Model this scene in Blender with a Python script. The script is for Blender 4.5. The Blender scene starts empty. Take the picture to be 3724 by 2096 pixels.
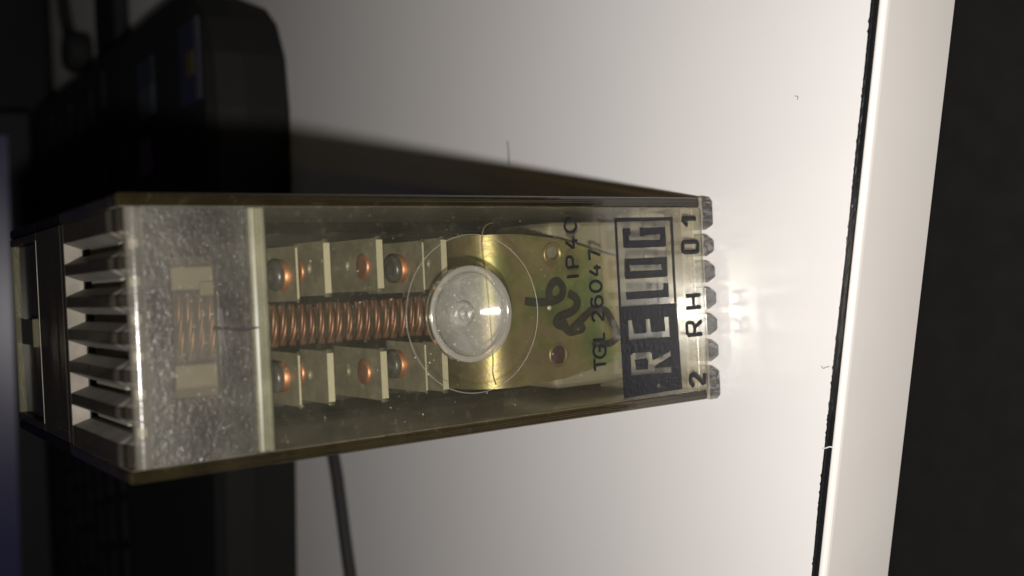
import bpy, bmesh, math, random
from mathutils import Vector, Matrix
random.seed(7)
MM = 0.001
scene = bpy.context.scene
col = scene.collection

# ------------------------------------------------------------------ camera
CX, CY, CZ = 4.968, -118.41, 124.449            # mm
CAM = Vector((CX, CY, CZ))
DIR = Vector((-0.01080751, 0.81759161, -0.57569711))
RGT = Vector((0.99888264, -0.01766212, -0.04383526))   # towards +x of the relay
UPV = Vector((0.04600737, 0.5755276, 0.81648718))
FPX = 3715.62
cam_d = bpy.data.cameras.new('camera')
cam = bpy.data.objects.new('camera', cam_d)
col.objects.link(cam)
X, Y, Z = -UPV, RGT, -DIR                        # the phone was held sideways
cam.matrix_world = Matrix(((X.x, Y.x, Z.x, CX * MM), (X.y, Y.y, Z.y, CY * MM), (X.z, Y.z, Z.z, CZ * MM), (0, 0, 0, 1)))
cam_d.sensor_width = 36.0
cam_d.lens = 36.0 * FPX / 3724
cam_d.clip_start = 0.005
cam_d.clip_end = 50
cam_d.dof.use_dof = True
cam_d.dof.focus_distance = 0.154
cam_d.dof.aperture_fstop = 19.0
scene.camera = cam

# ------------------------------------------------------------------ light: dim room + phone flash beside the lens
world = bpy.data.worlds.new('World')
scene.world = world
world.use_nodes = True
world.node_tree.nodes['Background'].inputs[0].default_value = (1.0, 0.93, 0.86, 1)
world.node_tree.nodes['Background'].inputs[1].default_value = 0.021
fl_d = bpy.data.lights.new('phone_flash', 'POINT')
fl_d.energy = 1.58
fl_d.color = (1.0, 0.958, 0.918)
fl_d.shadow_soft_size = 0.0024
fl = bpy.data.objects.new('phone_flash', fl_d)
fl.location = (CAM - RGT * 14.5) * MM
col.objects.link(fl)
scene.view_settings.view_transform = 'Standard'
scene.view_settings.look = 'None'
scene.view_settings.exposure = 0.0
scene.view_settings.gamma = 1.0
scene.render.engine = 'CYCLES'
cy = scene.cycles
cy.max_bounces = 16
cy.transparent_max_bounces = 40
cy.diffuse_bounces = 4
cy.glossy_bounces = 5
cy.transmission_bounces = 8
cy.sample_clamp_indirect = 12.0
cy.blur_glossy = 0.0
cy.use_denoising = True


# ------------------------------------------------------------------ helpers
def ray(u, v):
    """direction through a pixel of the 3724 x 2096 photograph"""
    return DIR + RGT * ((2096 - v - 1048) / FPX) - UPV * ((u - 1862) / FPX)


def hit(u, v, ax, val):
    k = ray(u, v)
    t = (val - CAM[ax]) / k[ax]
    return CAM + k * t


S = 3724 / 2576


def hd(u, v, ax, val):
    return hit(u * S, v * S, ax, val)


def link(name, me, mat, parent=None, smooth=False):
    o = bpy.data.objects.new(name, me)
    mats = mat if isinstance(mat, (list, tuple)) else [mat]
    if not me.materials:
        for m in mats:
            me.materials.append(m)
    if smooth:
        for p in me.polygons:
            p.use_smooth = True
    col.objects.link(o)
    if parent is not None:
        o.parent = parent
    return o


def tag(o, label=None, cat=None, group=None, kind=None):
    if label:
        o['label'] = label
    if cat:
        o['category'] = cat
    if group:
        o['group'] = group
    if kind:
        o['kind'] = kind
    return o


def empty(name, label, cat, loc=(0, 0, 0)):
    o = bpy.data.objects.new(name, None)
    o.location = Vector(loc) * MM
    o.empty_display_size = 0.01
    col.objects.link(o)
    return tag(o, label, cat)


def finish(bm, name, mat, parent=None, smooth=False):
    bmesh.ops.recalc_face_normals(bm, faces=bm.faces[:])
    for v in bm.verts:
        v.co *= MM
    me = bpy.data.meshes.new(name)
    bm.to_mesh(me)
    bm.free()
    return link(name, me, mat, parent, smooth)


def add_box(bm, x0, x1, y0, y1, z0, z1, bev=0.0, seg=2):
    vs = [bm.verts.new((x, y, z)) for x in (x0, x1) for y in (y0, y1) for z in (z0, z1)]
    fs = [(0, 1, 3, 2), (4, 6, 7, 5), (0, 4, 5, 1), (2, 3, 7, 6), (0, 2, 6, 4), (1, 5, 7, 3)]
    faces = [bm.faces.new([vs[i] for i in f]) for f in fs]
    if bev > 0:
        eds = list({e for f in faces for e in f.edges})
        bmesh.ops.bevel(bm, geom=eds, offset=bev, segments=seg, profile=0.5, affect='EDGES')
    return bm


def box(name, x0, x1, y0, y1, z0, z1, mat, parent=None, bev=0.0, seg=2):
    return finish(add_box(bmesh.new(), x0, x1, y0, y1, z0, z1, bev, seg), name, mat, parent)


def add_tube(bm, pts, r, n=8, flat=1.0, up=None, taper=None, closed=False):
    """tube along pts; `flat` squeezes the section along `up`"""
    pts = [Vector(p) for p in pts]
    N = len(pts)
    rings = []
    for i, p in enumerate(pts):
        if closed:
            t = pts[(i + 1) % N] - pts[i - 1]
        else:
            t = pts[min(i + 1, N - 1)] - pts[max(i - 1, 0)]
        t.normalize()
        u = Vector(up) if up is not None else (Vector((0, 0, 1)) if abs(t.z) < .9 else Vector((1, 0, 0)))
        s = t.cross(u).normalized()
        w = s.cross(t).normalized()
        rr = r * (taper[i] if taper else 1.0)
        ring = []
        for k in range(n):
            a = 2 * math.pi * k / n
            ring.append(bm.verts.new(p + s * math.cos(a) * rr + w * math.sin(a) * rr * flat))
        rings.append(ring)
    M = N if closed else N - 1
    for i in range(M):
        a, b = rings[i], rings[(i + 1) % N]
        for k in range(n):
            bm.faces.new((a[k], a[(k + 1) % n], b[(k + 1) % n], b[k]))
    if not closed:
        bm.faces.new(rings[0][::-1])
        bm.faces.new(rings[-1])
    return bm


def spline(pts, per=8, closed=False):
    pts = [Vector(p) for p in pts]
    n = len(pts)
    out = []
    for i in range(n if closed else n - 1):
        if closed:
            p0, p1, p2, p3 = pts[i - 1], pts[i], pts[(i + 1) % n], pts[(i + 2) % n]
        else:
            p0, p1, p2, p3 = pts[max(i - 1, 0)], pts[i], pts[i + 1], pts[min(i + 2, n - 1)]
        for k in range(per):
            t = k / per
            out.append(0.5 * ((2 * p1) + (p2 - p0) * t + (2 * p0 - 5 * p1 + 4 * p2 - p3) * t * t + (3 * p1 - p0 - 3 * p2 + p3) * t ** 3))
    if not closed:
        out.append(pts[-1])
    return out


def add_lathe(bm, prof, org, axis, n=48):
    """prof: (radius, distance along axis)"""
    axis = Vector(axis).normalized()
    a = Vector((1, 0, 0)) if abs(axis.x) < .9 else Vector((0, 0, 1))
    a = (a - axis * a.dot(axis)).normalized()
    b = axis.cross(a)
    org = Vector(org)
    rings = []
    for r, h in prof:
        if r < 1e-6:
            rings.append([bm.verts.new(org + axis * h)])
        else:
            rings.append([bm.verts.new(org + axis * h + (a * math.cos(2 * math.pi * k / n) + b * math.sin(2 * math.pi * k / n)) * r) for k in range(n)])
    for i in range(len(rings) - 1):
        p, q = rings[i], rings[i + 1]
        if len(p) == 1 and len(q) == 1:
            continue
        for k in range(n):
            k2 = (k + 1) % n
            if len(p) == 1:
                bm.faces.new((p[0], q[k2], q[k]))
            elif len(q) == 1:
                bm.faces.new((p[k], p[k2], q[0]))
            else:
                bm.faces.new((p[k], p[k2], q[k2], q[k]))
    return bm


def lathe(name, prof, org, axis, mat, parent=None, n=48):
    return finish(add_lathe(bmesh.new(), prof, org, axis, n), name, mat, parent, True)


def plate(name, loops, t, place, mat, parent=None):
    """flat plate filled between closed 2-D loops (holes allowed), thickness t; place(a, b, c) -> mm point, c in 0..t"""
    cu = bpy.data.curves.new('c', 'CURVE')
    cu.dimensions = '2D'
    cu.fill_mode = 'BOTH'
    cu.extrude = 0.5
    for lp in loops:
        sp = cu.splines.new('POLY')
        sp.points.add(len(lp) - 1)
        for i, (a, b) in enumerate(lp):
            sp.points[i].co = (a, b, 0, 1)
        sp.use_cyclic_u = True
    ob = bpy.data.objects.new('c', cu)
    col.objects.link(ob)
    dg = bpy.context.evaluated_depsgraph_get()
    me = bpy.data.meshes.new_from_object(ob.evaluated_get(dg))
    bpy.data.objects.remove(ob)
    bpy.data.curves.remove(cu)
    me.name = name
    me.materials.clear()
    bm = bmesh.new()
    bm.from_mesh(me)
    bpy.data.meshes.remove(me)
    bmesh.ops.remove_doubles(bm, verts=bm.verts[:], dist=1e-5)
    for v in bm.verts:
        v.co = Vector(place(v.co.x, v.co.y, (v.co.z + 0.5) * t))
    return finish(bm, name, mat, parent)


def circle(cx, cy_, r, n=40):
    return [(cx + r * math.cos(2 * math.pi * k / n), cy_ + r * math.sin(2 * math.pi * k / n)) for k in range(n)]


def rrect(x0, x1, y0, y1, r, n=5):
    out = []
    for cx, cy_, a0 in ((x1 - r, y1 - r, 0), (x0 + r, y1 - r, 90), (x0 + r, y0 + r, 180), (x1 - r, y0 + r, 270)):
        for k in range(n + 1):
            a = math.radians(a0 + 90 * k / n)
            out.append((cx + r * math.cos(a), cy_ + r * math.sin(a)))
    return out


def jag(loop, step=0.26, amp=0.065):
    """the screen-printed saw-tooth edge of the ink"""
    out = []
    n = len(loop)
    for i in range(n):
        a = Vector((loop[i][0], loop[i][1]))
        b = Vector((loop[(i + 1) % n][0], loop[(i + 1) % n][1]))
        L = (b - a).length
        m = max(1, int(round(L / step)) * 2)
        nrm = Vector((-(b - a).y, (b - a).x)).normalized()
        for k in range(m):
            p = a + (b - a) * (k / m)
            d = 0 if k == 0 else (amp if k % 2 else -amp) * random.uniform(.6, 1.2)
            out.append(tuple(p + nrm * d))
    return out


# ------------------------------------------------------------------ materials
def mat_new(name):
    m = bpy.data.materials.new(name)
    m.use_nodes = True
    nt = m.node_tree
    nt.nodes.clear()
    out = nt.nodes.new('ShaderNodeOutputMaterial')
    return m, nt, out


def N(nt, t, **kw):
    n = nt.nodes.new(t)
    for k, v in kw.items():
        if k.startswith('i_'):
            n.inputs[k[2:].replace('_', ' ')].default_value = v
        else:
            setattr(n, k, v)
    return n


def noise(nt, scale, detail=4, rough=.6, coord='Object', vec_scale=None):
    tc = N(nt, 'ShaderNodeTexCoord')
    nz = N(nt, 'ShaderNodeTexNoise')
    nz.inputs['Scale'].default_value = scale
    nz.inputs['Detail'].default_value = detail
    nz.inputs['Roughness'].default_value = rough
    if vec_scale:
        mp = N(nt, 'ShaderNodeMapping')
        mp.inputs['Scale'].default_value = vec_scale
        nt.links.new(tc.outputs[coord], mp.inputs['Vector'])
        nt.links.new(mp.outputs['Vector'], nz.inputs['Vector'])
    else:
        nt.links.new(tc.outputs[coord], nz.inputs['Vector'])
    return nz


def ramp(nt, src, stops):
    r = N(nt, 'ShaderNodeValToRGB')
    els = r.color_ramp.elements
    while len(els) < len(stops):
        els.new(0.5)
    for e, (p, c) in zip(els, stops):
        e.position = p
        e.color = c if len(c) == 4 else (*c, 1)
    nt.links.new(src, r.inputs['Fac'])
    return r


def solid(name, base, rough=.5, metal=0.0, spec=.5, bump=None, vary=None, coat=0.0, emit=None):
    """bump: (scale, strength, distance); vary: (scale, second colour)"""
    m, nt, out = mat_new(name)
    p = N(nt, 'ShaderNodeBsdfPrincipled')
    p.inputs['Base Color'].default_value = (*base, 1)
    p.inputs['Roughness'].default_value = rough
    p.inputs['Metallic'].default_value = metal
    p.inputs['Specular IOR Level'].default_value = spec
    p.inputs['Coat Weight'].default_value = coat
    if vary:
        nz = noise(nt, vary[0], 5, .6)
        r = ramp(nt, nz.outputs['Fac'], [(.35, base), (.68, vary[1])])
        nt.links.new(r.outputs['Color'], p.inputs['Base Color'])
    if bump:
        nz = noise(nt, bump[0], 4, .6)
        b = N(nt, 'ShaderNodeBump')
        b.inputs['Strength'].default_value = bump[1]
        b.inputs['Distance'].default_value = bump[2]
        nt.links.new(nz.outputs['Fac'], b.inputs['Height'])
        nt.links.new(b.outputs['Normal'], p.inputs['Normal'])
    if emit:
        p.inputs['Emission Color'].default_value = (*emit[0], 1)
        p.inputs['Emission Strength'].default_value = emit[1]
    nt.links.new(p.outputs[0], out.inputs['Surface'])
    return m


def plastic(name, tint, haze=.02, hazecol=(.8, .76, .66), rough=.06, dust=0.0, dust_scale=900, refl=1.0, bump=None, blotch=0.0):
    """clear moulded plastic: see-through tint + surface reflection + a film of haze and dust"""
    m, nt, out = mat_new(name)
    L = nt.links.new
    tr = N(nt, 'ShaderNodeBsdfTransparent')
    tr.inputs['Color'].default_value = (*tint, 1)
    df = N(nt, 'ShaderNodeBsdfDiffuse')
    df.inputs['Color'].default_value = (*hazecol, 1)
    gl = N(nt, 'ShaderNodeBsdfGlossy')
    gl.inputs['Roughness'].default_value = rough
    gl.inputs['Color'].default_value = (refl, refl, refl, 1)
    # Fresnel that is the same from both sides of the wall
    geo = N(nt, 'ShaderNodeNewGeometry')
    ior = N(nt, 'ShaderNodeMath', operation='MULTIPLY_ADD')
    L(geo.outputs['Backfacing'], ior.inputs[0])
    ior.inputs[1].default_value = 1 / 1.58 - 1.58
    ior.inputs[2].default_value = 1.58
    fr = N(nt, 'ShaderNodeFresnel')
    L(ior.outputs[0], fr.inputs['IOR'])
    # haze
    hv = N(nt, 'ShaderNodeValue')
    hv.outputs[0].default_value = haze
    hs = hv.outputs[0]
    if blotch > 0:
        nz = noise(nt, 160, 5, .65)
        r = ramp(nt, nz.outputs['Fac'], [(.3, (0, 0, 0)), (.75, (1, 1, 1))])
        ma = N(nt, 'ShaderNodeMath', operation='MULTIPLY_ADD')
        L(r.outputs['Color'], ma.inputs[0])
        ma.inputs[1].default_value = blotch
        L(hs, ma.inputs[2])
        hs = ma.outputs[0]
    if dust > 0:
        nz = noise(nt, dust_scale, 3, .6)
        r = ramp(nt, nz.outputs['Fac'], [(.60, (0, 0, 0)), (.72, (1, 1, 1))])
        ma = N(nt, 'ShaderNodeMath', operation='MULTIPLY_ADD')
        L(r.outputs['Color'], ma.inputs[0])
        ma.inputs[1].default_value = dust
        L(hs, ma.inputs[2])
        hs = ma.outputs[0]
    mx = N(nt, 'ShaderNodeMixShader')
    L(hs, mx.inputs[0])
    L(tr.outputs[0], mx.inputs[1])
    L(df.outputs[0], mx.inputs[2])
    m2 = N(nt, 'ShaderNodeMixShader')
    L(fr.outputs[0], m2.inputs[0])
    L(mx.outputs[0], m2.inputs[1])
    L(gl.outputs[0], m2.inputs[2])
    if bump:
        nz = noise(nt, bump[0], 4, .6)
        b = N(nt, 'ShaderNodeBump')
        b.inputs['Strength'].default_value = bump[1]
        b.inputs['Distance'].default_value = bump[2]
        L(nz.outputs['Fac'], b.inputs['Height'])
        L(b.outputs['Normal'], gl.inputs['Normal'])
    L(m2.outputs[0], out.inputs['Surface'])
    return m


M = {}
M['front'] = plastic('clear_front_plastic', (.93, .92, .86), haze=.008, hazecol=(.8, .75, .58), rough=.10, dust=.022, dust_scale=900, blotch=.010)
M['frost'] = plastic('frosted_plastic', (.44, .42, .36), haze=.016, hazecol=(.8, .75, .63), rough=.28, dust=.065, dust_scale=2200, blotch=.035, bump=(1500, .6, .0002))
M['window'] = plastic('smooth_window_plastic', (.84, .82, .75), haze=.030, rough=.06, dust=.02)
M['pane'] = plastic('upper_window_plastic', (.78, .76, .68), haze=.035, rough=.2, dust=.02, blotch=.02, refl=.12)
M['edge'] = plastic('rounded_edge_plastic', (.72, .70, .62), haze=.05, rough=.20, blotch=.05, bump=(500, .3, .0002), refl=.5)
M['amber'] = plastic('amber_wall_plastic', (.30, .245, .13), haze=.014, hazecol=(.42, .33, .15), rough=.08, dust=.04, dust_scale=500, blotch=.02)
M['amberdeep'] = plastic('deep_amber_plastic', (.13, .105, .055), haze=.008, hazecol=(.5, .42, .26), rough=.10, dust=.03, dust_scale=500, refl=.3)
M['inner'] = plastic('inner_wall_reflection_haze', (.50, .47, .38), haze=.20, hazecol=(.72, .68, .56), rough=.15, blotch=.10)  # pale haze puts the side walls' inner reflection into the colour
M['tooth'] = plastic('scuffed_foot_plastic', (.24, .205, .13), haze=.015, hazecol=(.6, .55, .45), rough=.10, blotch=.06, bump=(700, .7, .0003))
M['smoke'] = plastic('dark_top_plastic', (.30, .28, .23), haze=.034, hazecol=(.6, .53, .42), rough=.14, dust=.04, dust_scale=1200, refl=.25)
M['matt'] = plastic('matt_cut_plastic', (.3, .28, .24), haze=.15, hazecol=(.68, .62, .52), rough=.4, blotch=.16, refl=.3)
M['bottom'] = plastic('pale_floor_plastic', (.88, .86, .80), haze=.26, hazecol=(.78, .73, .62), rough=.08, blotch=.14)
M['dish'] = plastic('dimple_plastic', (.80, .79, .74), haze=.085, hazecol=(.8, .78, .70), rough=.12, dust=.22, dust_scale=1700, blotch=.09, bump=(900, .10, .0001))
M['rim'] = plastic('dimple_rim_plastic', (.70, .69, .64), haze=.15, rough=.15, dust=.1)
M['sprue'] = plastic('sprue_plastic', (.6, .59, .55), haze=.11, rough=.22, dust=.25, dust_scale=1500, blotch=.14, bump=(900, 1.0, .0004))
M['scratch'] = plastic('scratched_plastic', (.55, .53, .47), haze=.20, rough=.25)
M['bead'] = plastic('ledge_plastic', (.50, .48, .33), haze=.085, hazecol=(.70, .68, .46), rough=.32, blotch=.10, refl=.22)
M['nub'] = plastic('rear_edge_plastic', (.4, .38, .28), haze=.06, hazecol=(.72, .66, .40), rough=.25, refl=.2)
M['ink'] = solid('black_ink', (.006, .006, .008), rough=.33, spec=.22, bump=(1100, .5, .00016))
M['marker'] = solid('black_marker', (.010, .010, .009), rough=.45, spec=.3)
M['leaf'] = solid('dull_nickel_leaf', (.215, .198, .150), rough=.5, metal=.25, vary=(330, (.125, .115, .088)))
M['leafedge'] = solid('bright_leaf_edge', (.44, .42, .33), rough=.4, metal=.3)
M['copper'] = solid('copper', (.50, .225, .12), rough=.46, metal=.8, vary=(400, (.30, .14, .08)))
M['wire'] = solid('lacquered_copper_wire', (.165, .075, .043), rough=.42, metal=.6, vary=(330, (.075, .040, .028)))
M['dome'] = solid('blackened_contact', (.055, .055, .06), rough=.34, metal=.3, bump=(900, .4, .0002))
M['cream'] = solid('cream_bobbin', (.17, .157, .123), rough=.75, spec=.2, vary=(90, (.15, .14, .11)))
M['pale'] = solid('pale_moulding', (.21, .195, .15), rough=.5, vary=(60, (.17, .158, .12)))
M['dark'] = solid('dark_bakelite', (.022, .020, .016), rough=.55)
M['purple'] = solid('purple_seal_lacquer', (.032, .010, .016), rough=.4, bump=(900, .8, .0004))
M['speck'] = solid('dust', (.75, .72, .64), rough=.8)
M['hair'] = solid('dark_fibre', (.03, .02, .02), rough=.6)


def chromate():
    m, nt, out = mat_new('yellow_chromate_steel')
    L = nt.links.new
    p = N(nt, 'ShaderNodeBsdfPrincipled')
    p.inputs['Metallic'].default_value = .68
    p.inputs['Roughness'].default_value = .40
    n1 = noise(nt, 70, 4, .6)
    r = ramp(nt, n1.outputs['Fac'], [(.38, (.13, .175, .065)), (.46, (.23, .205, .085)), (.52, (.245, .195, .115)), (.57, (.22, .195, .08)), (.63, (.12, .165, .065))])
    n2 = noise(nt, 420, 6, .7)
    r2 = ramp(nt, n2.outputs['Fac'], [(.3, (.75, .75, .75)), (.7, (1.05, 1.05, 1.05))])
    mx = N(nt, 'ShaderNodeMix', data_type='RGBA', blend_type='MULTIPLY')
    mx.inputs['Factor'].default_value = 1
    L(r.outputs['Color'], mx.inputs[6])
    L(r2.outputs['Color'], mx.inputs[7])
    L(mx.outputs[2], p.inputs['Base Color'])
    n3 = noise(nt, 260, 5, .6, vec_scale=(3, 3, .5))
    b = N(nt, 'ShaderNodeBump')
    b.inputs['Strength'].default_value = .25
    b.inputs['Distance'].default_value = .0003
    L(n3.outputs['Fac'], b.inputs['Height'])
    L(b.outputs['Normal'], p.inputs['Normal'])
    L(p.outputs[0], out.inputs['Surface'])
    return m


M['chrom'] = chromate()


def desk_mat():
    m, nt, out = mat_new('white_laminate')
    L = nt.links.new
    p = N(nt, 'ShaderNodeBsdfPrincipled')
    n1 = noise(nt, 14, 5, .6)
    r = ramp(nt, n1.outputs['Fac'], [(.3, (.79, .77, .758)), (.7, (.755, .732, .718))])
    L(r.outputs['Color'], p.inputs['Base Color'])
    p.inputs['Roughness'].default_value = .18
    p.inputs['Specular IOR Level'].default_value = .75
    n2 = noise(nt, 900, 4, .65)
    b = N(nt, 'ShaderNodeBump')
    b.inputs['Strength'].default_value = .13
    b.inputs['Distance'].default_value = .00013
    L(n2.outputs['Fac'], b.inputs['Height'])
    L(b.outputs['Normal'], p.inputs['Normal'])
    L(p.outputs[0], out.inputs['Surface'])
    return m


M['desk'] = desk_mat()
M['band'] = solid('white_edge_band', (.78, .745, .70), rough=.35, vary=(25, (.74, .70, .66)))
M['seam'] = solid('black_seam', (.012, .012, .013), rough=.22, bump=(900, .5, .0003))
M['floor'] = solid('dark_floor', (.30, .285, .28), rough=.9, vary=(40, (.24, .23, .23)))
M['wall'] = solid('dark_wall', (.03, .03, .035), rough=.9)
M['laptop'] = solid('black_laptop_plastic', (.006, .0058, .0056), rough=.75, spec=.3, bump=(2500, .2, .0002))
M['key'] = solid('black_keys', (.008, .008, .009), rough=.75, spec=.2)
M['blackplastic'] = solid('black_plastic', (.010, .010, .011), rough=.65, spec=.3)
M['cable'] = solid('black_cable', (.02, .02, .02), rough=.7, spec=.25)
M['screen'] = solid('laptop_screen', (.004, .004, .006), rough=.3, emit=((.22, .20, .70), .022))

# ------------------------------------------------------------------ the desk
desk = empty('desk', 'white laminate desk with a black seam along its front edge', 'desk')
ANG = math.atan2(-17.75 + 32.4, -42.3 - 41.0)     # along the front edge, towards -x
ed = Vector((41.0 + 42.3, -32.4 + 17.75, 0)).normalized()     # towards +x
en = Vector((-ed.y, ed.x, 0))                      # away from the camera
E0 = Vector((41.0, -32.4, 0))


def edge_pt(s, t, z):
    return E0 + ed * s + en * t + Vector((0, 0, z))


bm = bmesh.new()
add_box(bm, -700, 500, 0.55, 560, -16.4, 0)
for v in bm.verts:
    v.co = edge_pt(v.co.x, v.co.y, v.co.z)
finish(bm, 'desktop', M['desk'], desk)
# dark seam with a chipped inner edge
bm = bmesh.new()
n = 620
prev = None
w1 = w2 = 0
for i in range(n + 1):
    s = -150 + 205 * i / n
    j = random.choice((0, 0, 0, .02, .05, .12)) * random.random() * 1.6
    slow = .10 * math.sin(i * .031) + .06 * math.sin(i * .083 + 1)
    a = [bm.verts.new(edge_pt(s, t, z)) for t, z in ((.62 + .12 + slow * .6 + j, .012), (.50, .035), (.30, -.05), (.05, -.02), (-.02, .03), (-.30, .05), (-.58, .01), (-.60, -.4), (.52, -.4))]
    if prev:
        for k in range(len(a)):
            bm.faces.new((prev[k], prev[(k + 1) % len(a)], a[(k + 1) % len(a)], a[k]))
    prev = a
seam = finish(bm, 'seam', M['seam'], desk)
tag(seam, 'black glue seam with chipped inner edge')
# white edge band with rounded upper corner
bm = bmesh.new()
prof = [(-.62, -.6), (-.62, .05), (-.80, .10), (-1.15, .06), (-1.42, -.12), (-1.60, -.45), (-1.66, -.9), (-1.66, -16.2), (-1.3, -16.6), (-.62, -16.6)]
A = [bm.verts.new(edge_pt(-700, t, z)) for t, z in prof]
B = [bm.verts.new(edge_pt(500, t, z)) for t, z in prof]
for k in range(len(prof)):
    bm.faces.new((A[k], A[(k + 1) % len(prof)], B[(k + 1) % len(prof)], B[k]))
bm.faces.new(A)
bm.faces.new(B[::-1])
finish(bm, 'edge_band', M['band'], desk)
# a nick across the seam
pn = hit(2600 + 570 / 1.383, 1048 + 805 / 1.383, 2, .1)
bm = bmesh.new()
add_tube(bm, spline([pn + Vector((-.2, 1.0, .05)), pn + Vector((0, .3, .12)), pn + Vector((.25, -.4, .1)), pn + Vector((.1, -1.1, 0))], 5), .10, 6)
finish(bm, 'nick', M['speck'], desk)

# floor and wall
me_bm = bmesh.new()
vs = [me_bm.verts.new(p) for p in ((-4000, -4000, -720), (4000, -4000, -720), (4000, 1400, -720), (-4000, 1400, -720))]
me_bm.faces.new(vs)
tag(finish(me_bm, 'floor', M['floor']), kind='structure')
tag(box('wall', -4000, 4000, 1400, 1450, -720, 2400, M['wall']), kind='structure')

# ------------------------------------------------------------------ the relay
relay = empty('relay', 'clear amber plastic plug-in relay with printed front standing on the white desk', 'relay')
H, D, HW = 94.6, 68.0, 16.5
IN = 14.85                                          # inner half width at the front

# side walls
for s in (-1, 1):
    a, b = (IN + .03) * s, HW * s
    w = box('side_wall', min(a, b), max(a, b), 0.05, 29.4, 2.75, H - .05, [M['amber'], M['inner']], relay, .45, 3)
    for f in w.data.polygons:
        if f.normal.x * s < -.95:
            f.material_index = 1
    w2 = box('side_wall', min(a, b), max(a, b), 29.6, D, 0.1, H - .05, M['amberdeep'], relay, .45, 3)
    # moulded line along the front rim
    bm = bmesh.new()
    add_tube(bm, [(15.72 * s, -.02, 3.2), (15.74 * s, -.02, 40), (15.74 * s, -.02, 93.4)], .16, 6, .6, up=(0, 1, 0))
    finish(bm, 'rim_line', M['amber'], w)

# lower front panel with the round dimple cut out
DC = (0.12, 48.0)
DR = 6.72
front = plate('front_panel', [rrect(-IN, IN, 2.75, 77.2, .5), circle(*DC, DR, 64)], 1.9, lambda a, b, c: (a, 1.9 - c, b), M['front'], relay)
# dimple: rim, cone falling inwards, sprue mark in the centre
prof = [(DR - .92, .10), (5.75, .25), (5.0, .75), (4.0, 1.41), (3.0, 2.07), (1.95, 2.75), (0, 2.78)]
prof_in = [(0, 3.3), (2.6, 3.2), (DR - .92, 1.2), (DR - .92, .10)]
dish = lathe('dimple', prof + prof_in, (DC[0], 0, DC[1]), (0, 1, 0), M['dish'], front, 72)
lathe('dimple_rim', [(DR - .02, 1.2), (DR - .02, .05), (DR - .10, -.10), (DR - .35, -.18), (DR - .65, -.14), (DR - .80, -.02), (DR - .90, .09), (DR - .90, 1.2), (DR - .02, 1.2)], (DC[0], 0, DC[1]), (0, 1, 0), M['rim'], front, 72)
lathe('sprue_mark', [(1.9, 2.76), (1.85, 2.3), (1.6, 1.95), (1.2, 1.75), (.95, 1.8), (.8, 2.05), (.45, 2.1), (.3, 1.75), (0, 1.7)], (DC[0], 0, DC[1]), (0, 1, 0), M['sprue'], front, 32)
# tool-mark ring round the dimple
bm = bmesh.new()
add_tube(bm, [(.12 + 10.95 * math.cos(a), -.01, 47.55 + 10.8 * math.sin(a)) for a in [2 * math.pi * k / 90 for k in range(90)]], .05, 5, .7, up=(0, 1, 0), closed=True)
finish(bm, 'ring_mark', M['scratch'], front)

# upper frosted panel with the smooth window
wx0, wx1, wz0, wz1 = -7.5, 7.9, 83.3, 88.8
upper = plate('upper_panel', [rrect(-IN, IN, 79.25, 91.9, .4), [(wx0, wz0), (wx1, wz0), (wx1, wz1), (wx0, wz1)]], 1.5, lambda a, b, c: (a, 1.9 - c, b), M['frost'], relay)
box('smooth_window', wx0 + .03, wx1 - .03, .405, 1.85, wz0 + .03, wz1 - .03, M['pane'], upper)
# ledge between the two panels
bm = bmesh.new()
pr = [(1.9, 77.25), (.1, 77.25), (-.12, 77.45), (-.18, 77.75), (-.02, 78.0), (.22, 78.15), (.25, 78.35), (.10, 78.6), (.22, 78.95), (.42, 79.2), (1.9, 79.2)]
A = [bm.verts.new((-IN + .1, y, z)) for y, z in pr]
B = [bm.verts.new((IN - .1, y, z)) for y, z in pr]
for k in range(len(pr)):
    bm.faces.new((A[k], A[(k + 1) % len(pr)], B[(k + 1) % len(pr)], B[k]))
bm.faces.new(A)
bm.faces.new(B[::-1])
finish(bm, 'ledge', M['bead'], relay)

# top: front edge bar, vent ribs, rear plate with recess
top = empty('top_wall', None, None)
top.parent = relay
bm = bmesh.new()
pr = [(.4, 91.6), (.02, 92.2)] + [(1.02 - math.cos(math.radians(a)), 92.6 + 1.0 * math.sin(math.radians(a))) for a in range(0, 91, 10)] + [(1.6, 93.35), (2.4, 93.2), (2.4, 91.6)]
A = [bm.verts.new((-IN, y, z)) for y, z in pr]
B = [bm.verts.new((IN, y, z)) for y, z in pr]
for k in range(len(pr)):
    bm.faces.new((A[k], A[(k + 1) % len(pr)], B[(k + 1) % len(pr)], B[k]))
bm.faces.new(A)
bm.faces.new(B[::-1])
fe = finish(bm, 'front_edge', M['edge'], top, True)
fe.modifiers.new('edge', 'EDGE_SPLIT').split_angle = math.radians(35)
cent = [-10.75, -6.45, -2.15, 2.15, 6.45, 10.75]
SLOT, FLARE = .50, 1.40


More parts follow.
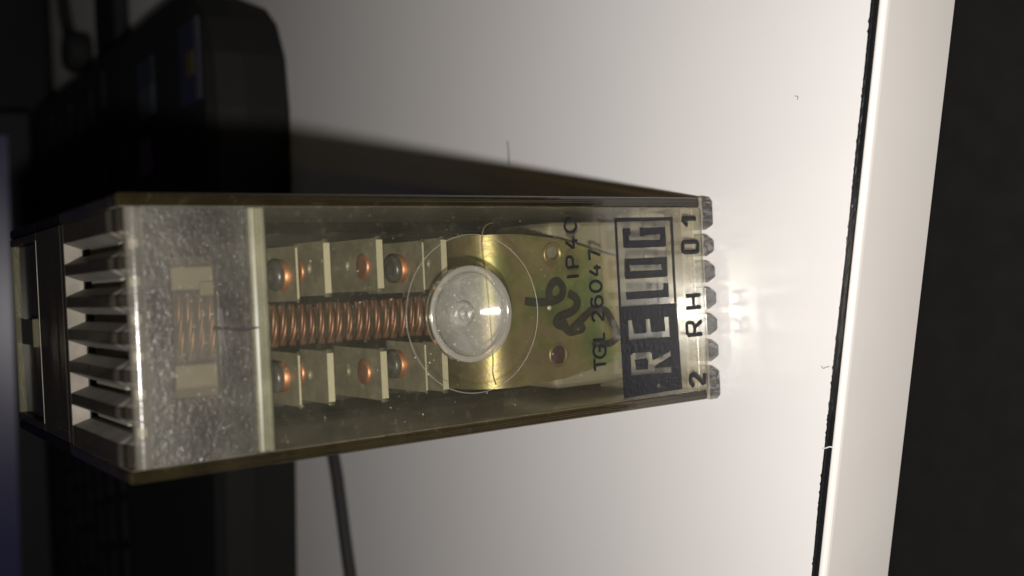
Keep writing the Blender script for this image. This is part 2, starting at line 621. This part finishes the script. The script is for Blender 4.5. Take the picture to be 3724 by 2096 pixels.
def rib(name, x0, x1, flare0, flare1, z_top, z_mid, z_low, y0, y1, parent, mats, up=1):
    """bar between two vent slots: flared matt flanks, clear crown, crown sloping down to the front"""
    bm = bmesh.new()
    f = FLARE - SLOT

    def sec(y, drop, grow=0):
        xa, xb = x0, x1
        xta = xa + (f if flare0 else 0)
        xtb = xb - (f if flare1 else 0)
        zt = z_top - drop * up
        return [bm.verts.new(p) for p in ((xa, y, z_low), (xa, y, z_mid), (xta, y, zt - .18 * up), (xta + .18, y, zt), (xtb - .18, y, zt), (xtb, y, zt - .18 * up), (xb, y, z_mid), (xb, y, z_low))]
    ys = [(y0, 1.25), (y0 + .5, .95), (y0 + 1.6, .55), (y0 + 3.2, .42), (y0 + 3.7, .12), (y0 + 4.1, 0), (y1 - .3, 0), (y1, .12)]
    rows = [sec(y, d) for y, d in ys]
    for a, b in zip(rows, rows[1:]):
        for k in range(8):
            fc = bm.faces.new((a[k], a[(k + 1) % 8], b[(k + 1) % 8], b[k]))
            fc.material_index = 1 if ((k in (0, 1) and flare0) or (k in (5, 6) and flare1)) else 0
    fc = bm.faces.new(rows[0][::-1])
    fc = bm.faces.new(rows[-1])
    return finish(bm, name, mats, parent)


edges = [-IN + .02] + [c for c in cent] + [IN - .02]
for i in range(7):
    x0 = edges[i] + (SLOT if i > 0 else 0)
    x1 = edges[i + 1] - (SLOT if i < 6 else 0)
    rib('vent_rib', x0, x1, i > 0, i < 6, H, H - 1.9, H - 2.6, .5, 27.4, top, [M['smoke'], M['matt']])
for c in cent:
    # matt bridge closing each slot at its front and its slanted rear end
    bm = bmesh.new()
    add_box(bm, c - SLOT - .25, c + SLOT + .25, .75, 2.9, H - 2.6, H - 1.35, .3, 3)
    finish(bm, 'slot_lip', M['matt'], top)
    bm = bmesh.new()
    pts = [(c - SLOT, 25.6, H - 1.9), (c + SLOT, 25.6, H - 1.9), (c + FLARE, 27.4, H - .05), (c - FLARE, 27.4, H - .05), (c - SLOT, 27.4, H - 2.5), (c + SLOT, 27.4, H - 2.5)]
    v = [bm.verts.new(p) for p in pts]
    for f in ((0, 1, 2, 3), (0, 4, 5, 1), (0, 3, 4), (1, 5, 2), (3, 2, 5, 4)):
        bm.faces.new([v[k] for k in f])
    finish(bm, 'slot_end', M['matt'], top)
box('rear_strip', -IN + .02, IN - .02, 27.43, 29.4, H - 2.5, H - .02, M['smoke'], top, .12, 1)
box('rear_plate', -IN + .02, IN - .02, 29.6, 46.0, H - 2.5, H, M['smoke'], top, .15, 2)
rec = box('recess_floor', -13.6, 13.6, 46.05, D - 1.0, H - 2.9, H - 1.2, M['smoke'], top, .1, 1)
for a, b in ((-IN + .02, -13.65), (13.65, IN - .02)):
    box('recess_rim', a, b, 46.05, D - .2, H - 2.5, H, M['smoke'], top, .12, 1)
bm = bmesh.new()
add_tube(bm, [(-13.6, 46.0, H + .01), (13.6, 46.0, H + .01)], .07, 5)
finish(bm, 'recess_lip', M['matt'], rec)
box('latch_hole', -2.3, 1.7, 53.2, 64.5, H - 1.18, H - .55, M['dark'], rec, .1, 1)
box('latch_lip', -2.5, 1.9, 52.3, 53.1, H - 1.15, H - .1, M['nub'], rec, .12, 1)
for k in range(4):
    x = 13 - 4.2 * k
    box('rear_nub', x - 1.3, x + 1.3, D - .25, D + .1, H - 1.5, H - .75, M['nub'], top, .2, 2)
box('rear_rim', -IN + .02, IN - .02, D - .95, D - .3, H - 2.0, H - .08, M['nub'], top, .25, 2)
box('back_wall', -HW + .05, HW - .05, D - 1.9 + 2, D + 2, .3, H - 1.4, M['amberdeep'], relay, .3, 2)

# bottom: teeth like the vent ribs, upside down
bot = empty('bottom_wall', None, None)
bot.parent = relay
for i in range(7):
    x0 = (edges[i] if i > 0 else -HW) + (.45 if i > 0 else 0)
    x1 = (edges[i + 1] if i < 6 else HW) - (.45 if i < 6 else 0)
    bm = bmesh.new()
    f = .78
    xa, xb = x0 + (f if i > 0 else .45), x1 - (f if i < 6 else .45)
    zl, zr = (2.05 if i > 0 else 1.0), (2.05 if i < 6 else 1.0)

    def tsec(y, lift):
        return [bm.verts.new(p) for p in ((x0, y, 2.7), (x0, y, zl), (xa - .1, y, .35 + lift), (xa + .22, y, .05 + lift), (xb - .22, y, .05 + lift), (xb + .1, y, .35 + lift), (x1, y, zr), (x1, y, 2.7))]
    rows = [tsec(y, l) for y, l in ((-.28, .25), (-.05, .02), (.5, 0), (27, 0))]
    for a, b in zip(rows, rows[1:]):
        for k in range(8):
            fc = bm.faces.new((a[k], a[(k + 1) % 8], b[(k + 1) % 8], b[k]))
            fc.material_index = 0 if k in (2, 3, 4) else 1
    fc = bm.faces.new(rows[0][::-1])
    fc.material_index = 0
    bm.faces.new(rows[-1])
    finish(bm, 'vent_tooth', [M['tooth'], M['bottom']], bot)
box('floor_plate', -IN + .02, IN - .02, 2.0, 27, 2.74, 3.0, M['bottom'], bot)
box('inner_lip', -IN + .1, IN - .1, 4.3, 5.1, 3.02, 6.2, M['window'], bot, .15, 2)
box('rear_floor', -IN + .02, IN - .02, 27.1, D, .05, 3.0, M['amber'], bot, .2, 1)

# ---------------------------------------------------------------- printing on the front
YF = -.035


def c1(x, y):
    p = hit(2200 + x / 3.92, 760 + y / 3.92, 1, 0)
    return (p.x, p.z)


def c2(x, y):
    p = hit(2200 + x / 3.92, 1090 + y / 3.92, 1, 0)
    return (p.x, p.z)


ink_at = lambda a, b, c: (a, -.005 - c, b)


def ink(name, loops):
    return plate(name, [jag(l) for l in loops], .05, ink_at, M['ink'], front)


frame = ink('logo_frame', [[c1(*p) for p in ((130, 130), (960, 118), (1018, 1338), (986, 1338), (925, 165), (165, 180), (228, 1390), (197, 1395))]])
ink('printed_letter', [[c1(*p) for p in ((248, 285), (355, 275), (365, 355), (335, 390), (345, 450), (785, 440), (790, 370), (770, 360), (580, 375), (540, 395), (500, 390), (490, 270), (855, 262), (872, 525), (845, 540), (300, 560), (262, 545))]])
ink('printed_letter', [[c1(*p) for p in ((280, 715), (880, 685), (890, 950), (870, 968), (300, 1003), (280, 960))],
                       [c1(*p) for p in ((345, 800), (800, 790), (812, 868), (362, 890))]])
ink('printed_letter', [[c1(*p) for p in ((295, 1190), (830, 1155), (835, 1060), (900, 1060), (910, 1255), (310, 1295))]])
ink('logo_block', [[c2(*p) for p in ((197, 108), (1018, 50), (1100, 1270), (270, 1410))],
                   [c2(*p) for p in ((325, 300), (380, 290), (415, 490), (590, 475), (575, 280), (635, 275), (660, 465), (860, 450), (840, 250), (905, 245), (925, 530), (340, 580))],
                   [c2(*p) for p in ((360, 800), (410, 760), (640, 745), (665, 770), (680, 865), (935, 735), (938, 805), (710, 945), (712, 975), (942, 960), (950, 1038), (375, 1090))],
                   [c2(*p) for p in ((425, 860), (590, 835), (615, 870), (610, 990), (445, 1000))],
                   [c2(*p) for p in ((725, 1245), (765, 1185), (785, 1225), (825, 1238), (770, 1256))]])


def stroke_letter(org, sc, w, strokes, name='printed_letter'):
    """pen strokes of one printed character, given in pixels of the photograph"""
    bm = bmesh.new()
    for st in strokes:
        closed = st[0] == 'o'
        curve = st[0] in ('c', 'o')
        pts = st[1]
        q = []
        for x, y in pts:
            p = hit(org[0] + x / sc, org[1] + y / sc, 1, 0)
            q.append(Vector((p.x, YF, p.z)))
        if curve:
            q = spline(q, 6, closed)
        # resample for the saw-tooth edge
        r = []
        m = len(q)
        for i in range(m if closed else m - 1):
            a, b = q[i], q[(i + 1) % m]
            k = max(1, int((b - a).length / .13))
            for j in range(k):
                r.append(a + (b - a) * (j / k))
        if not closed:
            r.append(q[-1])
        tp = [(1.08 if i % 2 else .92) for i in range(len(r))]
        if not closed:
            tp[0] = tp[-1] = .72
        add_tube(bm, r, w, 8, .05 / w, up=(0, 1, 0), taper=tp, closed=closed)
    return finish(bm, name, M['ink'], front)


def ell(cx, cy_, rx, ry, n=12):
    return [(cx + rx * math.cos(2 * math.pi * k / n), cy_ + ry * math.sin(2 * math.pi * k / n)) for k in range(n)]


O3, S3 = (2030, 780), 6.04
wA = .235
stroke_letter(O3, S3, wA, [('o', ell(265, 262, 126, 132))])
stroke_letter(O3, S3, wA, [('l', [(160, 612), (335, 745)]), ('l', [(345, 755), (325, 520)]), ('l', [(295, 582), (420, 580)])])
stroke_letter(O3, S3, wA, [('l', [(190, 1172), (452, 1145)]), ('c', [(188, 1165), (180, 1030), (200, 955), (245, 932), (300, 955), (322, 1020), (328, 1150)])])
stroke_letter(O3, S3, wA, [('l', [(190, 1378), (452, 1350)])])
stroke_letter(O3, S3, wA, [('l', [(692, 1010), (672, 795), (925, 895)])])
stroke_letter(O3, S3, wA, [('l', [(682, 1240), (845, 1345)]), ('l', [(858, 1350), (846, 1105)]), ('l', [(775, 1182), (930, 1165)])])
O4, S4 = (2120, 880), 2.96
stroke_letter(O4, S4, wA, [('o', ell(137, 480, 62, 58))])
stroke_letter(O4, S4, wA, [('o', ell(170, 642, 40, 54, 10)), ('c', [(102, 605), (88, 640), (96, 682), (132, 698), (165, 696)])])
stroke_letter(O4, S4, wA, [('c', [(130, 855), (103, 828), (106, 782), (135, 760), (162, 775), (218, 848)]), ('l', [(220, 848), (222, 752)])])
stroke_letter(O4, S4, wA, [('l', [(110, 1057), (230, 1050), (224, 978)])])
stroke_letter(O4, S4, wA, [('c', [(138, 1116), (117, 1150), (117, 1200), (150, 1238), (200, 1243), (238, 1205), (242, 1150), (222, 1116)]), ('l', [(222, 1116), (180, 1114), (180, 1190)])])
stroke_letter(O4, S4, wA, [('l', [(121, 1260), (130, 1392)]), ('l', [(128, 1325), (248, 1311)])])
O5, S5 = (2450, 760), 4.267
stroke_letter(O5, S5, .36, [('l', [(125, 150), (342, 152)]), ('l', [(122, 160), (212, 262)])])
stroke_letter(O5, S5, .36, [('o', [(150, 525), (255, 512), (362, 522), (370, 590), (364, 658), (255, 672), (150, 664), (142, 590)])])
O6, S6 = (2450, 1060), 3.816
stroke_letter(O6, S6, .33, [('l', [(165, 66), (370, 52)]), ('l', [(170, 236), (378, 216)]), ('l', [(268, 62), (278, 222)])])
stroke_letter(O6, S6, .33, [('l', [(190, 610), (398, 592)]), ('c', [(188, 605), (182, 460), (215, 434), (265, 444), (290, 505), (288, 590)]), ('l', [(285, 510), (388, 405)])])
stroke_letter(O6, S6, .40, [('c', [(283, 1318), (238, 1262), (233, 1195), (265, 1158), (308, 1172), (420, 1285)]), ('l', [(425, 1285), (428, 1135)])])

# dust and fibres on the front
bm = bmesh.new()
for k in range(560):
    lower = random.random() < .45
    x = random.uniform(-14.5, 14.5)
    z = random.uniform(4, 76) if lower else random.uniform(79.6, 92.5)
    y = -.01 if lower else .37
    r = random.choice((.02, .025, .03, .03, .04, .06)) * (1.0 if lower else .8)
    L_ = random.uniform(1, 1.85)
    a = random.uniform(0, math.pi)
    pts = [Vector((x + math.cos(a) * r * L_, y, z + math.sin(a) * r * L_)), Vector((x - math.sin(a) * r, y, z + math.cos(a) * r)), Vector((x - math.cos(a) * r * L_, y, z - math.sin(a) * r * L_)), Vector((x + math.sin(a) * r, y, z - math.cos(a) * r)), Vector((x, y - r, z)), Vector((x, y + .005, z))]
    v = [bm.verts.new(p) for p in pts]
    for f in ((0, 1, 4), (1, 2, 4), (2, 3, 4), (3, 0, 4), (1, 0, 5), (2, 1, 5), (3, 2, 5), (0, 3, 5)):
        bm.faces.new([v[i] for i in f])
tag(finish(bm, 'dust', M['speck'], relay), kind='stuff')
bm = bmesh.new()
add_tube(bm, spline([hd(u, v, 1, .2) for u, v in ((556, 776), (560, 805), (564, 850), (572, 885))], 6), .17, 6)
add_tube(bm, spline([hd(u, v, 1, .1) for u, v in ((535, 828), (570, 828), (610, 833), (640, 826), (650, 824))], 6), .12, 6)
finish(bm, 'fibre', M['hair'], upper)

# ---------------------------------------------------------------- inside of the relay
core = box('shadow_fill_block', -13.4, 13.4, 31, 64, 4, 90.5, M['dark'], relay, .6, 2)  # opaque filler, added for a dark cast shadow and dark backdrop behind the contacts
box('core_shelf', -12.6, 12.6, 22, 30.9, 43.2, 46.5, M['dark'], relay, .3, 1)


def leaf_stack(x0, x1, dz, sx):
    st = empty('contact_stack', None, None)
    st.parent = relay
    cx = (x0 + x1) / 2
    spec = [  # front z, thickness, hole (u), dome (u), copper (u)
        (70.5, .30, None, 705, None),
        (66.5, .95, 780, None, 748),
        (58.6, 1.0, 877, None, 912),
        (51.4, .30, None, 1000, None),
        (48.5, .95, 1079, None, None)]
    for z, t, hole, dome, cop in spec:
        z += dz
        jx, jy, tl = random.uniform(-.22, .22), random.uniform(-.25, .25), random.uniform(-.004, .004)
        loops = [[(x0 + .25 * sx, 7.0), (x1 - .25 * sx, 7.0), (x1, 7.25), (x1 - .2 * sx, 29), (x0 + .2 * sx, 29), (x0, 7.25)]]
        if hole:
            p = hd(hole, 680 if sx > 0 else 950, 2, z)
            loops.append(circle(cx, p.y, .75, 20))
        lf = plate('leaf', loops, t, lambda a, b, c, z=z, t=t: (a, b, z - t + c), M['leaf'], st)
        lf.location = Vector((jx, jy, 0)) * MM
        lf.rotation_euler = (0, tl, 0)
        box('leaf_edge', min(x0, x1) + .27, max(x0, x1) - .27, 6.93, 6.995, z - t + .02, z - .02, M['leafedge'], lf)
        if dome:
            p = hd(dome, 680 if sx > 0 else 950, 2, z + .6)
            lathe('contact_ring', [(2.05, 0), (2.05, .65), (1.85, .85), (0, .85)], (cx - .2 * sx, p.y, z + .01), (0, 0, 1), M['copper'], lf, 28)
            lathe('contact_dome', [(1.9, .86), (2.05, 1.1), (2.0, 1.6), (1.6, 2.0), (1.4, 1.95), (1.1, 1.85), (.6, 2.35), (0, 2.4)], (cx - .2 * sx, p.y, z + .01), (0, 0, 1), M['dome'], lf, 28)
        if cop:
            p = hd(cop, 680 if sx > 0 else 950, 2, z + .3)
            lathe('contact_ring', [(1.75, 0), (1.75, .3), (1.4, .45), (0, .5)], (cx - .2 * sx, p.y, z + .01), (0, 0, 1), M['copper'], lf, 28)
    return st


leaf_stack(10.8, 3.55, 0, 1)
leaf_stack(-10.9, -3.9, .35, -1)

# copper winding: each turn a twisted strand lying across
wind = empty('winding', None, None)
wind.parent = relay


def turn_mesh(hw, name):
    bm = bmesh.new()
    for s in range(3):
        pts = []
        for k in range(31):
            t = k / 30
            a = 2 * math.pi * (t * hw * .20 + s / 3)
            bow = .7 * (2 * t - 1) ** 2
            pts.append(((2 * t - 1) * hw, bow + .26 * math.cos(a), .22 * math.sin(a)))
        add_tube(bm, pts, .39, 6)
    for v in bm.verts:
        v.co *= MM
    bmesh.ops.recalc_face_normals(bm, faces=bm.faces[:])
    me = bpy.data.meshes.new(name)
    bm.to_mesh(me)
    bm.free()
    return me


mA, mB = turn_mesh(2.75, 'winding_turn'), turn_mesh(4.3, 'winding_turn')
z = 47.0
i = 0
while z < 90:
    me = mA if z < 77.5 else mB
    o = link('winding_turn', me, M['wire'], wind, smooth=True)
    o.location = Vector((-.25 if z < 77.5 else .35, 13.6 + .25 * math.sin(i * 2.1), z)) * MM
    o.rotation_euler = (random.uniform(-.12, .12), random.uniform(-.03, .03), random.uniform(-.03, .03))
    o.scale = (random.uniform(.95, 1.04), 1, random.uniform(.88, 1.1))
    z += 1.43 + random.uniform(-.13, .13)
    i += 1
box('winding_core', -2.4, 2.0, 15.6, 30.5, 46.6, 78, M['dark'], wind)
box('bobbin_cheek', 5.2, 12.2, 12.5, 28, 79.5, 91.2, M['cream'], relay, .4, 2)
box('bobbin_cheek', -12.4, -4.4, 12.5, 28, 79.5, 91.2, M['cream'], relay, .4, 2)
box('bobbin_step', 4.4, 6.2, 11.8, 12.45, 79.6, 81.6, M['cream'], relay, .15, 1)
box('bobbin_plate', -11.5, 11.5, 9.5, 28, 75.8, 77.0, M['dark'], relay, .2, 1)

# yellow chromate bracket: flange, bend, face narrowing downwards
bm = bmesh.new()
pr = [(27, 41.2), (20, 41.2), (16, 41.2)]
for k in range(1, 13):
    a = math.radians(90 * k / 12)
    pr.append((16 - 7 * math.sin(a), 34.2 + 7 * math.cos(a)))
pr += [(9, 32), (9, 29), (9, 25.4), (9.05, 22), (9.15, 18), (9.3, 13.2)]


def half(z):
    if z >= 33:
        return 11.5, -11.9
    if z >= 25:
        t = (33 - z) / 8
        return 11.5 - .9 * t, -11.9 + .5 * t
    t = (25 - z) / 12
    return 10.6 - 3.2 * t, -11.4 + 2.1 * t


rows = []
for y, z in pr:
    a, b = half(z)
    rows.append([bm.verts.new((b + (a - b) * k / 10, y, z)) for k in range(11)])
for p, q in zip(rows, rows[1:]):
    for k in range(10):
        bm.faces.new((p[k], p[k + 1], q[k + 1], q[k]))
bmesh.ops.recalc_face_normals(bm, faces=bm.faces[:])
g = bmesh.ops.solidify(bm, geom=bm.faces[:], thickness=.8)
bracket = finish(bm, 'bracket', M['chrom'], relay, True)
mod = bracket.modifiers.new('edge', 'EDGE_SPLIT')
mod.split_angle = math.radians(40)
YB = min(v.co.y for v in bracket.data.vertices) / MM - .02


def bpt(u, v, dy=0):
    p = hd(u, v, 1, YB)
    return Vector((p.x, YB + dy, p.z))


p = bpt(1390, 640)
lathe('embossed_hole', [(1.95, 0), (1.85, -.28), (1.6, -.35), (1.35, -.1), (1.2, .0), (.9, .02), (0, .02)], p, (0, 1, 0), M['chrom'], bracket, 36)
lathe('hole_bore', [(1.0, -.02), (.7, -.05), (0, -.05)], p + Vector((.35, 0, .2)), (0, 1, 0), M['leaf'], bracket, 24)
p = bpt(1405, 893)
lathe('embossed_hole', [(1.95, 0), (1.85, -.22), (1.6, -.28), (1.4, -.05), (0, -.03)], p, (0, 1, 0), M['chrom'], bracket, 36)
bm = bmesh.new()
rim = []
for k in range(26):
    a = 2 * math.pi * k / 26
    r = 1.42 + random.uniform(-.14, .14)
    rim.append((r * math.cos(a) * 1.05, r * math.sin(a)))
cpt = bm.verts.new(p + Vector((0, -.42, .15)))
mid = [bm.verts.new(p + Vector((x * .7, -.40 + random.uniform(-.05, .05), z * .7 + .15))) for x, z in rim]
out_ = [bm.verts.new(p + Vector((x, -.16, z + .15))) for x, z in rim]
for k in range(26):
    k2 = (k + 1) % 26
    bm.faces.new((cpt, mid[k], mid[k2]))
    bm.faces.new((mid[k], out_[k], out_[k2], mid[k2]))
tag(finish(bm, 'lacquer_seal', M['purple'], bracket, True), 'dark purple blob of sealing lacquer')
lathe('pimple', [(.42, 0), (.3, -.22), (0, -.3)], bpt(1382, 775), (0, 1, 0), M['leafedge'], bracket, 16)


def marker(pts, w, name='marker_stroke'):
    q = spline([bpt(1840 / S + x / 2.339 / S, 800 / S + y / 2.339 / S, -.06) for x, y in pts], 7)
    bm = bmesh.new()
    add_tube(bm, q, w, 8, .06, up=(0, 1, 0))
    return finish(bm, name, M['marker'], bracket)


marker([(160, 690), (230, 700), (310, 700), (400, 690), (470, 650), (480, 570), (430, 520), (380, 560), (365, 640), (400, 690)], 0.672)
marker([(530, 625), (590, 660), (605, 720), (560, 780), (460, 820), (425, 870), (470, 900), (520, 870)], 0.696)
marker([(480, 890), (540, 950), (600, 940), (650, 920), (600, 900), (560, 930), (640, 850), (720, 775), (790, 760), (860, 790), (920, 900), (960, 990)], 0.696)
marker([(960, 990), (900, 1040), (820, 1060), (735, 1045)], .60)

# thin wire spring crossing the flange
bm = bmesh.new()
add_tube(bm, spline([hd(u, v, 1, 10.0) for u, v in ((1240, 560), (1222, 568), (1213, 590), (1214, 640), (1222, 690), (1232, 790), (1240, 900), (1240, 940), (1248, 968))], 6), .11, 7)
finish(bm, 'spring_wire', M['chrom'], relay, True)

# pale clip behind the logo
bm = bmesh.new()
finish(add_box(bm, -13.6, 13.6, 12.5, 29, 3.05, 24.5, 1.5, 3), 'terminal_block', M['pale'], relay)

# ------------------------------------------------------------------ laptop behind
lap = empty('laptop', 'black laptop with small stickers standing open behind the relay', 'laptop', (0, 172, 0))


def lpt(x, y, z):
    return Vector((x, y - 172, z))


outl = [(-300, 200), (-150, 187), (-60, 179), (20, 172), (58, 169.5), (74, 171), (85, 176), (92, 184), (96, 194), (98, 208), (98, 300), (98, 425), (-300, 450)]
bm = bmesh.new()
lev = [(0.3, 0), (0, 2), (-1.2, 14), (0, 22), (3.0, 24.6)]
cxy = Vector((-100, 310))
rows = []
for inset, z in lev:
    r = []
    for x, y in outl:
        dx = -inset if x > 90 else 0
        dy = inset if y < 210 else 0
        r.append(bm.verts.new(lpt(x + dx, y + dy, z)))
    rows.append(r)
for a, b in zip(rows, rows[1:]):
    for k in range(len(outl)):
        k2 = (k + 1) % len(outl)
        bm.faces.new((a[k], a[k2], b[k2], b[k]))
bm.faces.new(rows[-1])
bm.faces.new(rows[0][::-1])
finish(bm, 'base', M['laptop'], lap)
bm = bmesh.new()
add_box(bm, -300, 96, 420, 428, 26, 260, 1.5, 2)
for v in bm.verts:
    v.co = lpt(v.co.x, v.co.y + (v.co.z - 26) * .18, v.co.z)
lid = finish(bm, 'lid', M['blackplastic'], lap)
bm = bmesh.new()
vs = [bm.verts.new(lpt(x, 419.6 + (z - 26) * .18, z)) for x, z in ((-290, 43.5), (84, 36.5), (84, 240), (-290, 240))]
bm.faces.new(vs)
finish(bm, 'screen', M['screen'], lid)
keys = empty('keyboard', None, None)
keys.parent = lap
kb = bmesh.new()
add_box(kb, -7.6, 7.6, -7.4, 7.4, 0, 2.0, .6, 1)
for v in kb.verts:
    v.co *= MM
kme = bpy.data.meshes.new('key')
kb.to_mesh(kme)
kb.free()
for r_ in range(6):
    for c_ in range(18):
        o = link('key', kme, M['key'], keys)
        o.location = lpt(82 - 18 * c_ - (4 * r_ % 9), 288 + 18.5 * r_, 24.7) * MM
st_cols = [((61, 85), (175, 193), (.02, .022, .05)), ((63.5, 83), (221, 239), (.02, .03, .045)), ((45, 57), (226, 240), (.05, .012, .016))]
labels = ['dark blue sticker with a yellow mark', 'pale blue sticker', 'dark red sticker']
for i, ((x0, x1), (y0, y1), c) in enumerate(st_cols):
    m = solid('sticker_%d' % i, c, rough=.45)
    bm = bmesh.new()
    add_box(bm, x0, x1, y0 - 172, y1 - 172, 24.7, 25.0)
    s_ = finish(bm, 'sticker', m, lap)
    tag(s_, labels[i])
    if i == 0:
        bm = bmesh.new()
        add_box(bm, x0, x1, y0 - 172 - .8, y0 - 172 + 3.4, 25.02, 25.2)
        finish(bm, 'sticker_border', solid('sticker_grey', (.055, .055, .07), rough=.5), s_)
        bm = bmesh.new()
        add_box(bm, 69, 76, 180 - 172, 186 - 172, 25.05, 25.25)
        finish(bm, 'sticker_mark', solid('sticker_yellow', (.07, .05, .012), rough=.5), s_)
    if i == 1:
        bm = bmesh.new()
        add_box(bm, x0 + .5, x0 + 10, y0 - 171, y1 - 173, 25.05, 25.25)
        finish(bm, 'sticker_mark', solid('sticker_pale', (.04, .045, .055), rough=.5), s_)

# things beside the laptop
ad = box('power_adapter', 0, 110, 0, 34, 0, 7, M['blackplastic'], None, 2, 2)
ad.location = Vector((108, 334, .1)) * MM
tag(ad, 'flat black power adapter lying on the desk beside the laptop', 'adapter')
bm = bmesh.new()
add_tube(bm, spline([(230, 452, 3.2), (190, 450, 3.2), (160, 446, 3.2), (140, 436, 3.2), (130, 420, 3.4)], 8), 3.0, 10)
pc = empty('power_cable', 'thin black cable ending in a round plug beside the laptop', 'cable', (130, 420, 0))
cb = finish(bm, 'cord', M['cable'], None, True)
cb.parent = pc
cb.location = Vector((-130, -420, 0)) * MM
lathe('plug', [(0, 0.2), (9.0, .2), (10.0, 1.5), (10, 9), (8, 11.5), (0, 12.0)], (-6, -11, 0), (0, 0, 1), M['cable'], pc, 24)
bm = bmesh.new()
sb = box('storage_case', 0, 260, 0, 60, 0, 190, M['blackplastic'], None, 6, 3)
sb.location = Vector((101, 486, .1)) * MM
tag(sb, 'tall black case standing upright behind the power cable', 'case')
bm = bmesh.new()
add_tube(bm, spline([(30, 164, 1.85), (-10, 158, 1.85), (-44.3, 146.5, 1.85), (-54.5, 144, 1.85), (-76, 139.5, 1.85), (-120, 128, 1.85), (-170, 120, 1.85)], 8), 1.75, 12)
lc = finish(bm, 'data_cable', M['cable'], None, True)
tag(lc, 'slim black cable lying on the desk in front of the laptop', 'cable')


def fibre(pts, r, label):
    bm = bmesh.new()
    add_tube(bm, spline(pts, 6), r, 5)
    tag(finish(bm, 'hair', M['hair']), label, 'hair')


fibre([hd(u, v, 2, .1) for u, v in ((1276, 355), (1279, 380), (1281, 416))], .10, 'straight dark hair on the desk at the shadow border')
fibre([hit(2600 + x / 1.383, y / 1.383, 2, .08) for x, y in ((402, 484), (418, 486), (414, 502))], .045, 'tiny hooked lint hair on the bare white desktop')
fibre([hit(2600 + x / 1.383, 1048 + y / 1.383, 2, .08) for x, y in ((535, 392), (545, 404), (560, 398), (575, 395))], .045, 'tiny wavy lint hair near the black seam')
